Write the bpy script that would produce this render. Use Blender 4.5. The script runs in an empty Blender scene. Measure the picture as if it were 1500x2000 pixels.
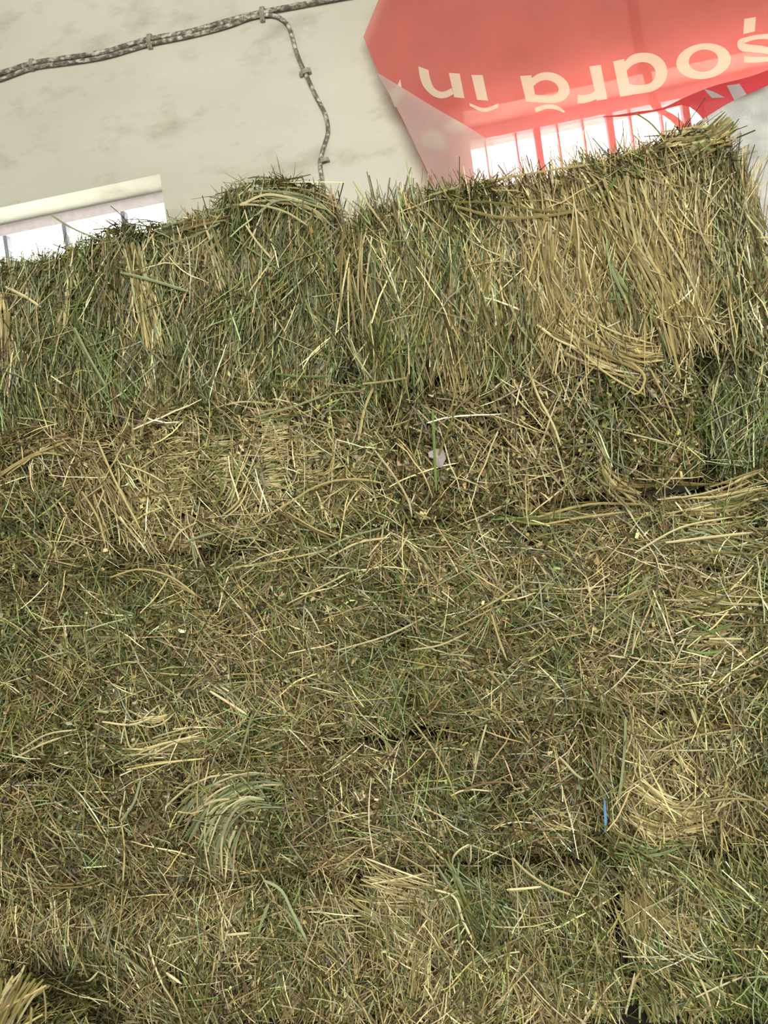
import bpy, math
import numpy as np
from mathutils import Matrix, Vector

# ------------------------------------------------------------------ camera, world, light, exposure
SC = bpy.context.scene
COL = SC.collection
RNG = np.random.default_rng(7)
W, H, F = 1500.0, 2000.0, 1510.0          # photograph frame and focal length in its pixels
PSI, RHO = math.radians(8), math.radians(8)
CAM = np.array([0.0, 0.0, 1.27])
fwd = np.array([-math.sin(PSI), math.cos(PSI), 0.0])
r0 = np.array([math.cos(PSI), math.sin(PSI), 0.0])
u0 = np.array([0.0, 0.0, 1.0])
UP = u0 * math.cos(RHO) + r0 * math.sin(RHO)
RT = r0 * math.cos(RHO) - u0 * math.sin(RHO)

cd = bpy.data.cameras.new('camera')
cd.sensor_fit = 'VERTICAL'; cd.sensor_height = 24.0; cd.lens = 24.0 * F / H
cd.clip_start = 0.05; cd.clip_end = 200
cam = bpy.data.objects.new('camera', cd)
COL.objects.link(cam)
M = Matrix.Identity(4)
for i in range(3):
    M[i][0] = RT[i]; M[i][1] = UP[i]; M[i][2] = -fwd[i]; M[i][3] = CAM[i]
cam.matrix_world = M
SC.camera = cam

world = bpy.data.worlds.new('world'); SC.world = world
world.use_nodes = True
wn = world.node_tree; wn.nodes.clear()
wo = wn.nodes.new('ShaderNodeOutputWorld'); wb = wn.nodes.new('ShaderNodeBackground')
wt = wn.nodes.new('ShaderNodeTexCoord'); wsx = wn.nodes.new('ShaderNodeSeparateXYZ')
wr = wn.nodes.new('ShaderNodeValToRGB')                       # bright hazy sky: whiter at the horizon
wr.color_ramp.elements[0].position = 0.0; wr.color_ramp.elements[0].color = (1.0, 0.97, 0.90, 1)
wr.color_ramp.elements[1].position = 0.8; wr.color_ramp.elements[1].color = (0.80, 0.90, 1.0, 1)
wn.links.new(wt.outputs['Generated'], wsx.inputs[0]); wn.links.new(wsx.outputs[2], wr.inputs[0])
wn.links.new(wr.outputs[0], wb.inputs[0]); wn.links.new(wb.outputs[0], wo.inputs[0])
wb.inputs[1].default_value = 9.0

def area_light(name, loc, target, sx, sy, power, color, portal=False):
    l = bpy.data.lights.new(name, 'AREA'); l.shape = 'RECTANGLE'; l.size = sx; l.size_y = sy
    l.energy = power; l.color = color
    if portal: l.cycles.is_portal = True
    o = bpy.data.objects.new(name, l); COL.objects.link(o); o.location = loc
    d = Vector(target) - Vector(loc)
    o.rotation_euler = d.to_track_quat('-Z', 'Z').to_euler()
    return o
# daylight pouring in through the big open doorway behind the photographer
area_light('doorway_daylight', (0.8, -3.9, 2.55), (0.2, 2.6, 1.35), 2.8, 2.2, 172, (0.985, 0.985, 0.93))

vs = SC.view_settings
vs.view_transform = 'Standard'; vs.look = 'None'; vs.gamma = 1.0; vs.use_curve_mapping = False
vs.exposure = 0.0

# ------------------------------------------------------------------ helpers
def P(px, py, Y):
    d = fwd * F + RT * (px - W / 2) - UP * (py - H / 2)
    return CAM + d * (Y / d[1])

def tag(o, label=None, cat=None, group=None, kind=None):
    if label: o['label'] = label
    if cat: o['category'] = cat
    if group: o['group'] = group
    if kind: o['kind'] = kind
    return o

def empty(name, loc=(0, 0, 0)):
    o = bpy.data.objects.new(name, None); COL.objects.link(o); o.location = loc
    o.empty_display_size = 0.1
    return o

def mesh_obj(name, verts, faces, mat, parent=None, smooth=False, world_space=True):
    """faces: list of tuples, or int array (n,4) / (n,3)."""
    verts = np.asarray(verts, dtype=np.float32)
    if parent is not None and world_space:
        verts = verts - np.array(parent_loc(parent), dtype=np.float32)
    me = bpy.data.meshes.new(name)
    if isinstance(faces, np.ndarray):
        k = faces.shape[1]; n = len(faces)
        me.vertices.add(len(verts)); me.vertices.foreach_set('co', verts.ravel())
        me.loops.add(n * k); me.loops.foreach_set('vertex_index', faces.astype(np.int32).ravel())
        me.polygons.add(n)
        me.polygons.foreach_set('loop_start', np.arange(0, n * k, k, dtype=np.int32))
        me.polygons.foreach_set('loop_total', np.full(n, k, dtype=np.int32))
        me.update(calc_edges=True)
    else:
        me.from_pydata([tuple(v) for v in verts], [], faces); me.update()
    if smooth:
        me.polygons.foreach_set('use_smooth', np.ones(len(me.polygons), dtype=bool))
    if mat: me.materials.append(mat)
    o = bpy.data.objects.new(name, me); COL.objects.link(o)
    if parent is not None: o.parent = parent
    return o

def parent_loc(o):
    l = np.zeros(3)
    while o is not None:
        l += np.array(o.location); o = o.parent
    return l

def box_geo(lo, hi):
    x0, y0, z0 = lo; x1, y1, z1 = hi
    v = [(x0,y0,z0),(x1,y0,z0),(x1,y1,z0),(x0,y1,z0),(x0,y0,z1),(x1,y0,z1),(x1,y1,z1),(x0,y1,z1)]
    f = [(0,3,2,1),(4,5,6,7),(0,1,5,4),(1,2,6,5),(2,3,7,6),(3,0,4,7)]
    return v, f

def merge(geos):
    V, Fc = [], []
    for v, f in geos:
        b = len(V); V += [tuple(p) for p in v]; Fc += [tuple(i + b for i in q) for q in f]
    return V, Fc

def bevel(o, w=0.003, seg=2):
    m = o.modifiers.new('bevel', 'BEVEL'); m.width = w; m.segments = seg; m.limit_method = 'ANGLE'
    return o

def tube_geo(pts, rad, sides=8):
    pts = np.asarray(pts, float); n = len(pts)
    rad = np.full(n, rad) if np.isscalar(rad) else np.asarray(rad)
    T = np.gradient(pts, axis=0); T /= np.linalg.norm(T, axis=1)[:, None] + 1e-9
    ref = np.array([0, 1.0, 0.1])
    V, Fc = [], []
    for i in range(n):
        a = np.cross(T[i], ref); a /= np.linalg.norm(a) + 1e-9; b = np.cross(T[i], a)
        for k in range(sides):
            t = 2 * math.pi * k / sides
            V.append(pts[i] + rad[i] * (a * math.cos(t) + b * math.sin(t)))
    for i in range(n - 1):
        for k in range(sides):
            k2 = (k + 1) % sides
            Fc.append((i*sides+k, i*sides+k2, (i+1)*sides+k2, (i+1)*sides+k))
    Fc.append(tuple(range(sides))[::-1]); Fc.append(tuple((n-1)*sides+k for k in range(sides)))
    return V, Fc

def smooth_path(pts, n):
    pts = np.asarray(pts, float)
    d = np.r_[0, np.cumsum(np.linalg.norm(np.diff(pts, axis=0), axis=1))]
    m = np.gradient(pts, d, axis=0)
    s = np.linspace(0, d[-1], n); out = []
    for q in s:
        i = min(np.searchsorted(d, q, side='right') - 1, len(pts) - 2)
        h = d[i+1] - d[i]; t = (q - d[i]) / h
        out.append((2*t**3-3*t**2+1)*pts[i] + (t**3-2*t**2+t)*h*m[i] + (-2*t**3+3*t**2)*pts[i+1] + (t**3-t**2)*h*m[i+1])
    return np.array(out)

def lin(r, g, b):
    f = lambda c: (c/255/12.92) if c/255 <= 0.04045 else ((c/255+0.055)/1.055)**2.4
    return (f(r), f(g), f(b), 1.0)

# ------------------------------------------------------------------ materials
def new_mat(name):
    m = bpy.data.materials.new(name); m.use_nodes = True
    n = m.node_tree; n.nodes.clear()
    out = n.nodes.new('ShaderNodeOutputMaterial')
    return m, n, out

def noise(n, scale, detail=4, rough=0.6, vec=None):
    t = n.nodes.new('ShaderNodeTexNoise')
    t.inputs['Scale'].default_value = scale; t.inputs['Detail'].default_value = detail
    t.inputs['Roughness'].default_value = rough
    if vec is not None: n.links.new(vec, t.inputs['Vector'])
    return t

def ramp(n, src, stops):
    r = n.nodes.new('ShaderNodeValToRGB'); e = r.color_ramp.elements
    while len(e) > 1: e.remove(e[-1])
    e[0].position = stops[0][0]; e[0].color = stops[0][1]
    for p, c in stops[1:]:
        q = e.new(p); q.color = c
    n.links.new(src, r.inputs[0]); return r

def mixc(n, fac, a, b, mode='MIX'):
    m = n.nodes.new('ShaderNodeMix'); m.data_type = 'RGBA'; m.blend_type = mode
    for s, sock in ((fac, m.inputs[0]), (a, m.inputs[6]), (b, m.inputs[7])):
        if hasattr(s, 'default_value') or hasattr(s, 'is_linked'): n.links.new(s, sock)
        else: sock.default_value = s
    return m.outputs[2]

def simple(name, color, rough=0.7, var=0.15, scale=20, metal=0.0, bump=0.0):
    m, n, out = new_mat(name)
    b = n.nodes.new('ShaderNodeBsdfPrincipled'); b.inputs['Roughness'].default_value = rough
    b.inputs['Metallic'].default_value = metal
    tc = n.nodes.new('ShaderNodeTexCoord')
    t = noise(n, scale, 5, 0.6, tc.outputs['Object'])
    dk = tuple(c * (1 - var) for c in color[:3]) + (1,); lt = tuple(min(1, c * (1 + var)) for c in color[:3]) + (1,)
    r = ramp(n, t.outputs[0], [(0.3, dk), (0.7, lt)])
    n.links.new(r.outputs[0], b.inputs['Base Color'])
    if bump:
        bp = n.nodes.new('ShaderNodeBump'); bp.inputs['Strength'].default_value = bump; bp.inputs['Distance'].default_value = 0.01
        n.links.new(t.outputs[0], bp.inputs['Height']); n.links.new(bp.outputs[0], b.inputs['Normal'])
    n.links.new(b.outputs[0], out.inputs[0])
    return m

def plaster_mat():
    m, n, out = new_mat('plaster')
    b = n.nodes.new('ShaderNodeBsdfPrincipled'); b.inputs['Roughness'].default_value = 0.9
    b.inputs['Specular IOR Level'].default_value = 0.2
    g = n.nodes.new('ShaderNodeNewGeometry')
    mp = n.nodes.new('ShaderNodeMapping'); mp.inputs['Scale'].default_value = (1, 1, 1.9)
    n.links.new(g.outputs['Position'], mp.inputs[0])
    big = noise(n, 1.3, 5, 0.55, mp.outputs[0]); mid = noise(n, 4.5, 6, 0.62, mp.outputs[0]); fine = noise(n, 60, 3, 0.6, g.outputs['Position'])
    base = ramp(n, big.outputs[0], [(0.3, lin(184, 182, 167)), (0.7, lin(200, 198, 184))])
    smudge = ramp(n, mid.outputs[0], [(0.52, (1, 1, 1, 1)), (0.66, (0.80, 0.79, 0.76, 1)), (0.78, (0.62, 0.6, 0.56, 1))])
    c = mixc(n, 1.0, base.outputs[0], smudge.outputs[0], 'MULTIPLY')
    vo = n.nodes.new('ShaderNodeTexVoronoi'); vo.inputs['Scale'].default_value = 4.2
    n.links.new(g.outputs['Position'], vo.inputs['Vector'])
    sp = ramp(n, vo.outputs['Distance'], [(0.02, (0.45, 0.42, 0.38, 1)), (0.045, (1, 1, 1, 1))])
    c = mixc(n, 0.7, c, sp.outputs[0], 'MULTIPLY')
    n.links.new(c, b.inputs['Base Color'])
    bp = n.nodes.new('ShaderNodeBump'); bp.inputs['Strength'].default_value = 0.25; bp.inputs['Distance'].default_value = 0.006
    ad = n.nodes.new('ShaderNodeMath'); ad.operation = 'ADD'
    n.links.new(fine.outputs[0], ad.inputs[0]); n.links.new(mid.outputs[0], ad.inputs[1])
    n.links.new(ad.outputs[0], bp.inputs['Height']); n.links.new(bp.outputs[0], b.inputs['Normal'])
    n.links.new(b.outputs[0], out.inputs[0])
    return m

def hay_mat():
    m, n, out = new_mat('hay')
    a = n.nodes.new('ShaderNodeAttribute'); a.attribute_name = 'col'
    d = n.nodes.new('ShaderNodeBsdfDiffuse'); t = n.nodes.new('ShaderNodeBsdfTranslucent')
    gl = n.nodes.new('ShaderNodeBsdfGlossy'); gl.inputs['Roughness'].default_value = 0.45
    gl.inputs[0].default_value = (1, 0.97, 0.88, 1)
    n.links.new(a.outputs['Color'], d.inputs[0]); n.links.new(a.outputs['Color'], t.inputs[0])
    m1 = n.nodes.new('ShaderNodeMixShader'); m1.inputs[0].default_value = 0.10
    n.links.new(d.outputs[0], m1.inputs[1]); n.links.new(t.outputs[0], m1.inputs[2])
    m2 = n.nodes.new('ShaderNodeMixShader'); m2.inputs[0].default_value = 0.04
    n.links.new(m1.outputs[0], m2.inputs[1]); n.links.new(gl.outputs[0], m2.inputs[2])
    n.links.new(m2.outputs[0], out.inputs[0])
    return m

def core_mat():
    m, n, out = new_mat('packed_hay')
    b = n.nodes.new('ShaderNodeBsdfDiffuse')
    g = n.nodes.new('ShaderNodeNewGeometry')
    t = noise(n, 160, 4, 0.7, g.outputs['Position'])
    r = ramp(n, t.outputs[0], [(0.35, lin(30, 26, 16)), (0.6, lin(58, 52, 30))])  # crevice shade is put into this colour, well darker than the strands
    n.links.new(r.outputs[0], b.inputs[0]); n.links.new(b.outputs[0], out.inputs[0])
    return m

def mesh_fabric(name, color, through, trans=0.35, var=0.1, weave=0.0):
    """perforated banner cloth: coloured fibres with pin holes finer than a pixel"""
    m, n, out = new_mat(name)
    g = n.nodes.new('ShaderNodeNewGeometry')
    t = noise(n, 5, 4, 0.6, g.outputs['Position'])
    r = ramp(n, t.outputs[0], [(0.3, tuple(c*(1-var) for c in color[:3])+(1,)), (0.7, tuple(min(1, c*(1+var)) for c in color[:3])+(1,))])
    d = n.nodes.new('ShaderNodeBsdfDiffuse'); tl = n.nodes.new('ShaderNodeBsdfTranslucent')
    n.links.new(r.outputs[0], d.inputs[0]); n.links.new(r.outputs[0], tl.inputs[0])
    m1 = n.nodes.new('ShaderNodeMixShader'); m1.inputs[0].default_value = trans
    n.links.new(d.outputs[0], m1.inputs[1]); n.links.new(tl.outputs[0], m1.inputs[2])
    tp = n.nodes.new('ShaderNodeBsdfTransparent')
    m2 = n.nodes.new('ShaderNodeMixShader'); m2.inputs[0].default_value = through
    n.links.new(m1.outputs[0], m2.inputs[1]); n.links.new(tp.outputs[0], m2.inputs[2])
    n.links.new(m2.outputs[0], out.inputs[0])
    return m

def tarp_mat():
    m, n, out = new_mat('woven_tarp')
    b = n.nodes.new('ShaderNodeBsdfPrincipled'); b.inputs['Roughness'].default_value = 0.6
    g = n.nodes.new('ShaderNodeNewGeometry')
    t = noise(n, 6, 5, 0.6, g.outputs['Position'])
    r = ramp(n, t.outputs[0], [(0.3, lin(176, 176, 170)), (0.7, lin(205, 204, 198))])
    wv = n.nodes.new('ShaderNodeTexWave'); wv.inputs['Scale'].default_value = 75; wv.bands_direction = 'DIAGONAL'
    n.links.new(g.outputs['Position'], wv.inputs['Vector'])
    wr = ramp(n, wv.outputs[0], [(0.2, (0.93, 0.93, 0.93, 1)), (0.8, (1, 1, 1, 1))])
    c = mixc(n, 1.0, r.outputs[0], wr.outputs[0], 'MULTIPLY')
    n.links.new(c, b.inputs['Base Color'])
    bp = n.nodes.new('ShaderNodeBump'); bp.inputs['Strength'].default_value = 0.3; bp.inputs['Distance'].default_value = 0.002
    n.links.new(wv.outputs[0], bp.inputs['Height']); n.links.new(bp.outputs[0], b.inputs['Normal'])
    n.links.new(b.outputs[0], out.inputs[0])
    return m

def cable_mat():
    m, n, out = new_mat('paint_spattered_cable')
    b = n.nodes.new('ShaderNodeBsdfPrincipled'); b.inputs['Roughness'].default_value = 0.7
    g = n.nodes.new('ShaderNodeNewGeometry')
    mp = n.nodes.new('ShaderNodeMapping'); mp.inputs['Scale'].default_value = (0.5, 1, 0.8)
    n.links.new(g.outputs['Position'], mp.inputs[0])
    t = noise(n, 85, 4, 0.65, mp.outputs[0])
    r = ramp(n, t.outputs[0], [(0.42, lin(88, 84, 74)), (0.52, lin(134, 129, 116)), (0.60, lin(198, 194, 180))])
    n.links.new(r.outputs[0], b.inputs['Base Color']); n.links.new(b.outputs[0], out.inputs[0])
    return m

def glass_mat():
    m, n, out = new_mat('window_glass')
    tp = n.nodes.new('ShaderNodeBsdfTransparent'); gl = n.nodes.new('ShaderNodeBsdfGlossy')
    tp.inputs[0].default_value = (0.97, 0.985, 0.98, 1); gl.inputs['Roughness'].default_value = 0.05
    mx = n.nodes.new('ShaderNodeMixShader'); mx.inputs[0].default_value = 0.05
    n.links.new(tp.outputs[0], mx.inputs[1]); n.links.new(gl.outputs[0], mx.inputs[2]); n.links.new(mx.outputs[0], out.inputs[0])
    return m

MAT = dict(
    plaster=plaster_mat(), hay=hay_mat(), core=core_mat(), cable=cable_mat(), glass=glass_mat(), tarp=tarp_mat(),
    clip=simple('clip_plastic', lin(150, 140, 124), 0.6, 0.25, 60),
    frame=simple('window_paint', lin(196, 186, 190), 0.5, 0.12, 30),
    bar=simple('grey_bar_paint', lin(120, 122, 132), 0.5, 0.15, 40),
    strap=simple('strap_webbing', lin(150, 140, 128), 0.8, 0.1, 40),
    earth=simple('dark_earth', lin(40, 35, 28), 0.95, 0.3, 8, bump=0.5),
    concrete=simple('grey_concrete', lin(150, 146, 138), 0.9, 0.15, 3),
    red=mesh_fabric('red_banner_cloth', (0.66, 0.135, 0.115), 0.30, 0.35),
    cream=mesh_fabric('cream_print', (0.80, 0.72, 0.55), 0.20, 0.35, 0.05),
    back=mesh_fabric('pale_banner_back', (0.62, 0.53, 0.49), 0.34, 0.4),
    wine=mesh_fabric('dark_red_fold', (0.42, 0.05, 0.055), 0.015, 0.25),  # red cloth again, with shadow and doubling put into the colour
    grey=mesh_fabric('grey_print', (0.42, 0.40, 0.40), 0.03, 0.3),
    twine=simple('blue_twine', lin(104, 150, 184), 0.5, 0.1, 80),
    paper=simple('grey_paper', lin(150, 140, 134), 0.8, 0.12, 60),
)

# ------------------------------------------------------------------ the barn: walls, ceiling, floor, windows
YW, TH = 2.65, 0.30
XL, XR, YB, ZC = -3.2, 3.4, -4.0, 3.75
win = [dict(x0=-2.45, x1=-1.004, z0=1.75, z1=2.578), dict(x0=0.085, x1=1.62, z0=1.75, z1=2.572)]
xs = [XL, win[0]['x0'], win[0]['x1'], win[1]['x0'], win[1]['x1'], XR]
geos = []
for i in range(5):
    if i in (1, 3):
        w = win[i // 2]
        geos += [box_geo((xs[i], YW, 0), (xs[i+1], YW+TH, w['z0'])), box_geo((xs[i], YW, w['z1']), (xs[i+1], YW+TH, ZC))]
    else:
        geos.append(box_geo((xs[i], YW, 0), (xs[i+1], YW+TH, ZC)))
tag(mesh_obj('wall_back', *merge(geos), MAT['plaster']), kind='structure')
tag(mesh_obj('wall_left', *box_geo((XL-0.3, YB, 0), (XL, YW+TH, ZC)), MAT['plaster']), kind='structure')
tag(mesh_obj('wall_right', *box_geo((XR, YB, 0), (XR+0.3, YW+TH, ZC)), MAT['plaster']), kind='structure')
tag(mesh_obj('ceiling', *box_geo((XL-0.3, YB, ZC), (XR+0.3, YW+TH, ZC+0.2)), MAT['concrete']), kind='structure')
tag(mesh_obj('floor', *box_geo((XL-0.3, YB-6, -0.2), (XR+0.3, YW+TH, 0)), MAT['earth']), kind='structure')
# front wall with the doorway
geos = [box_geo((XL, YB-0.3, 0), (-1.5, YB, ZC)), box_geo((3.3, YB-0.3, 0), (XR, YB, ZC)), box_geo((-1.5, YB-0.3, 3.72), (3.3, YB, ZC))]
tag(mesh_obj('wall_front', *merge(geos), MAT['plaster']), kind='structure')

def window(name, w, bars, label):
    root = tag(empty(name, (w['x0'], YW+0.2, w['z0'])), kind='structure')
    yf = YW + 0.135
    rail = 0.042
    g = [box_geo((w['x0'], yf, w['z1']-rail), (w['x1'], yf+0.05, w['z1'])), box_geo((w['x0'], yf, w['z0']), (w['x1'], yf+0.05, w['z0']+rail)),
         box_geo((w['x0'], yf, w['z0']+rail), (w['x0']+0.012, yf+0.05, w['z1']-rail)), box_geo((w['x1']-0.012, yf, w['z0']+rail), (w['x1'], yf+0.05, w['z1']-rail))]
    mesh_obj('window_frame', *merge(g), MAT['frame'], root)
    for x, t in bars:
        o = mesh_obj('window_bar', *box_geo((x-t/2, yf+0.005, w['z0']+rail), (x+t/2, yf+0.035, w['z1']-rail)), MAT['bar'], root)
    edges = [w['x0']+0.012] + [b[0] for b in bars] + [w['x1']-0.012]
    for a, b in zip(edges[:-1], edges[1:]):
        mesh_obj('pane', *box_geo((a+0.004, yf+0.018, w['z0']+rail), (b-0.004, yf+0.022, w['z1']-rail)), MAT['glass'], root)
    return root
def bx(px, py): return P(px, py, YW+0.155)[0]
b1 = [(bx(242, 415), .016), (bx(128, 440), .016), (bx(13, 460), .016)]
step = b1[1][0] - b1[2][0]
b1 = [(b1[2][0]-step*k, .016) for k in (3, 2, 1)] + b1[::-1]
window('window_1', win[0], b1, None)
b2 = [(948, 285, .005), (1008, 275, .005), (1049, 265, .022), (1089, 260, .005), (1138, 250, .005), (1190, 240, .022),
      (1230, 235, .005), (1289, 220, .005), (1337, 210, .022), (1371, 205, .005)]
b2 = [(bx(x, y), t) for x, y, t in b2]
b2 += [(b2[-1][0]+0.10, .005), (b2[-1][0]+0.2, .022), (b2[-1][0]+0.3, .005), (b2[-1][0]+0.4, .005)]
b2 = [b for b in b2 if win[1]['x0']+.03 < b[0] < win[1]['x1']-.03]
window('window_2', win[1], b2, None)

# ------------------------------------------------------------------ cables on the wall
def wall_path(pts, off, n):
    return smooth_path([P(x, y, YW - off) for x, y in pts], n)
up_pts = [(-620, 262), (-300, 205), (-60, 158), (0, 143), (62, 124), (130, 113), (200, 102), (292, 76), (370, 62), (440, 42), (512, 24), (580, 11), (650, -2), (740, -18), (1000, -75), (1400, -165)]
lo_pts = [(-620, 275), (-300, 218), (-60, 170), (0, 155), (62, 133), (130, 123), (200, 112), (292, 86), (370, 70), (440, 52), (512, 30), (540, 31), (562, 48), (573, 80), (580, 105),
          (596, 142), (616, 185), (638, 232), (641, 255), (631, 290), (625, 315), (629, 350), (636, 410), (640, 470)]
tag(mesh_obj('electric_cable', *tube_geo(wall_path(up_pts, .012, 110), .0085, 10), MAT['cable'], smooth=True),
    'paint-spattered cable running on past the corner bend, upper of the two on white wall', 'cable')
tag(mesh_obj('electric_cable', *tube_geo(wall_path(lo_pts, .011, 130), .0070, 10), MAT['cable'], smooth=True),
    'paint-spattered cable that bends down the wall into the hay', 'cable')
def clip(px, py, ang, L, Wd, label):
    c = P(px, py, YW - .012)
    root = tag(empty('cable_clip', c + np.array([0, .012, 0])), label, 'clip', 'cable clips on the wall')
    R = Matrix.Rotation(math.radians(ang), 4, 'Y')
    def put(nm, g, mat):
        v = [tuple(Vector(c) + R @ Vector(p)) for p in g[0]]
        return bevel(mesh_obj(nm, v, g[1], mat, root), .002)
    # bridge over the cable, one foot with nail head
    prof = [(-L/2, .011), (-L/2, -.002), (-L*.28, -.010), (L*.18, -.012), (L*.30, -.004), (L/2, -.001), (L/2, .011), (L*.28, .011), (L*.18, -.006), (-L*.22, -.004), (-L*.30, .011)]
    v = [(x, y, -Wd/2) for x, y in prof] + [(x, y, Wd/2) for x, y in prof]
    k = len(prof)
    f = [(i, (i+1) % k, k+(i+1) % k, k+i) for i in range(k)]
    caps = [(0, 1, 2, 9, 10), (2, 3, 8, 9), (3, 4, 7, 8), (4, 5, 6, 7)]
    f += [c_[::-1] for c_ in caps] + [tuple(k+i for i in c_) for c_ in caps]
    put('bridge', (v, f), MAT['clip'])
    nv, nf = tube_geo([(L*.40, -.006, 0), (L*.40, .004, 0)], .005, 8)
    put('nail', (nv, nf), MAT['bar'])
clip(62, 126, 96, .042, .014, 'plastic clip holding both cables, leftmost on the wall')
clip(292, 80, 96, .050, .016, 'plastic clip holding both cables, above the wide bare wall')
clip(512, 27, 96, .050, .016, 'plastic clip where the lower cable bends down')
clip(596, 141, 172, .042, .017, 'brownish clip holding the single cable, upper of two below the bend')
clip(632, 314, 172, .040, .014, 'brownish clip holding the single cable, nearest the hay')

# ------------------------------------------------------------------ red banner over the right window
YBN = 2.575
def ban_y(x, z):
    return YBN + .010*np.sin(2.2*x + 1.0*z) + .006*np.sin(7*x - 3*z + 1) + .022*np.exp(-((x + .22 - .25*(2.6-z))/.05)**2) \
        - .014*np.exp(-((z - 2.47 - .01*x)/.03)**2)
def BP(px, py, off=0.0):
    p = P(px, py, YBN)
    for _ in range(3):
        p = P(px, py, ban_y(p[0], p[2]))
    return p + np.array([0, -off, 0])
ban = tag(empty('banner', P(1100, 100, YBN)), 'red mesh banner with cream letters upside down, hung over the right window', 'banner')
edge = [(760, -60), (742, -8), (709, 70), (737, 137), (742, 150), (760, 185), (800, 262), (838, 345), (880, 430)]
ew = np.array([P(x, y, YBN) for x, y in edge])[::-1]
zs = np.unique(np.r_[np.linspace(2.15, 3.05, 61), ew[:, 2]])
zs = zs[(zs >= ew[0, 2]) & (zs <= ew[-1, 2])]
xl = np.interp(zs, ew[:, 2], ew[:, 0]); NX = 70; xr = 1.55
V = []
for z, a in zip(zs, xl):
    for s in np.linspace(0, 1, NX):
        x = a + (xr - a) * s**1.3
        V.append((x, ban_y(x, z), z))
idx = np.arange(len(zs)*NX).reshape(len(zs), NX)
Fq = np.stack([idx[:-1, :-1], idx[:-1, 1:], idx[1:, 1:], idx[1:, :-1]], -1).reshape(-1, 4)
mesh_obj('fabric', V, Fq, MAT['red'], ban, smooth=True)

def strip(outer, inner, closed=False, sub=4, off=.004, surf=None):
    outer = np.asarray(outer, float); inner = np.asarray(inner, float)
    k = max(len(outer), len(inner)) * 4
    def rs(p):
        if len(p) == 2: return p[0] + (p[1]-p[0])*np.linspace(0, 1, k)[:, None]
        return smooth_path(p, k)
    if closed: outer = np.vstack([outer, outer[:1]]); inner = np.vstack([inner, inner[:1]])
    A, B = rs(outer), rs(inner); V = []; fn = surf or BP
    for a, b in zip(A, B):
        for t in np.linspace(0, 1, sub+1):
            q = a + (b-a)*t; V.append(fn(q[0], q[1], off))
    idx = np.arange(k*(sub+1)).reshape(k, sub+1)
    return V, [tuple(f) for f in np.stack([idx[:-1, :-1], idx[1:, :-1], idx[1:, 1:], idx[:-1, 1:]], -1).reshape(-1, 4)]
c1 = lambda L: [(x/1.875+700, y/1.875) for x, y in L]
c3 = lambda L: [(x/3.75+1100, y/3.75+60) for x, y in L]
c4 = lambda L: [(x/3.5714+680, y/3.5714+80) for x, y in L]
def letter(name, parts):
    mesh_obj(name, *merge([strip(a, b) for a, b in parts]), MAT['cream'], ban, smooth=True)
letter('printed_letter', [(c4([(490,182),(500,250),(520,310),(560,362),(610,396),(650,405),(695,397),(735,375)]), c4([(560,207),(575,275),(600,330),(625,350),(645,358),(672,356),(700,345),(722,333)])),
       (c4([(702,227),(740,398)]), c4([(778,232),(812,404)]))])
letter('printed_letter', [(c4([(860,242),(900,415)]), c4([(938,243),(976,422)])), (c4([(845,438),(960,474),(1050,438)]), c4([(850,458),(950,500),(1045,470)]))])
letter('printed_letter', [(c1([(592,281),(614,375)]), c1([(633,278),(652,377)])),
       (c1([(632,290),(660,272),(700,267),(740,281),(768,310),(773,340),(755,367),(720,379),(680,378),(645,377)]), c1([(640,318),(665,300),(695,296),(720,307),(733,326),(729,343),(710,351),(680,352),(660,351),(647,349)])),
       (c1([(645,397),(690,385),(730,390),(757,411)]), c1([(649,414),(690,401),(725,404),(752,415)]))])
letter('printed_letter', [(c1([(845,246),(872,371)]), c1([(887,240),(911,365)])), (c1([(870,332),(850,345),(826,350),(802,350)]), c1([(874,364),(850,374),(824,380),(802,381)]))])
letter('printed_letter', [(c1([(932,228),(958,357)]), c1([(972,218),(1000,350)])),
       (c1([(970,232),(1000,205),(1045,196),(1090,205),(1122,235),(1130,275),(1115,310),(1080,335),(1040,344),(990,350)]), c1([(980,262),(1005,240),(1040,230),(1070,238),(1086,260),(1085,285),(1070,305),(1040,314),(1010,314),(992,310)]))])
ang = np.linspace(0, 2*np.pi, 25)[:-1]
def ell(cx, cy, a, b, rot):
    c, s = math.cos(rot), math.sin(rot)
    return [(cx + a*math.cos(t)*c - b*math.sin(t)*s, cy + a*math.cos(t)*s + b*math.sin(t)*c) for t in ang]
letter('printed_letter', [(ell(1373.5, 121, 53.5, 34.5, -.14), ell(1373.5, 120, 29, 21.5, -.14))])
# close the ring of the o
o = ban.children[-1]
V, Fo = strip(ell(1373.5, 121, 53.5, 34.5, -.14), ell(1373.5, 120, 29, 21.5, -.14), closed=True)
me = o.data; me.clear_geometry(); me.from_pydata([tuple(np.array(v) - np.array(ban.location)) for v in V], [], Fo); me.update()
def stroke(path, w):
    p = smooth_path(path, len(path)*3); T = np.gradient(p, axis=0); T /= np.linalg.norm(T, axis=1)[:, None]
    N = np.stack([-T[:, 1], T[:, 0]], 1); w = np.interp(np.linspace(0, 1, len(p)), np.linspace(0, 1, len(w)), w)[:, None]
    return list(map(tuple, p + N*w/2)), list(map(tuple, p - N*w/2))
s_path = [(1600,80),(1530,52),(1440,50),(1350,68),(1292,98),(1300,122),(1380,135),(1480,148),(1545,172),(1540,200),(1470,214),(1390,218),(1322,214)]
letter('printed_letter', [stroke(c3(s_path), [12.5, 11, 9, 9, 12, 14, 14, 12, 9, 11, 12]), (c1([(1412,72),(1408,128)]), c1([(1454,65),(1450,118)]))])
letter('printed_letter', [(c4([(362,275),(338,330)]), c4([(366,275),(374,336)]))])

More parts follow.
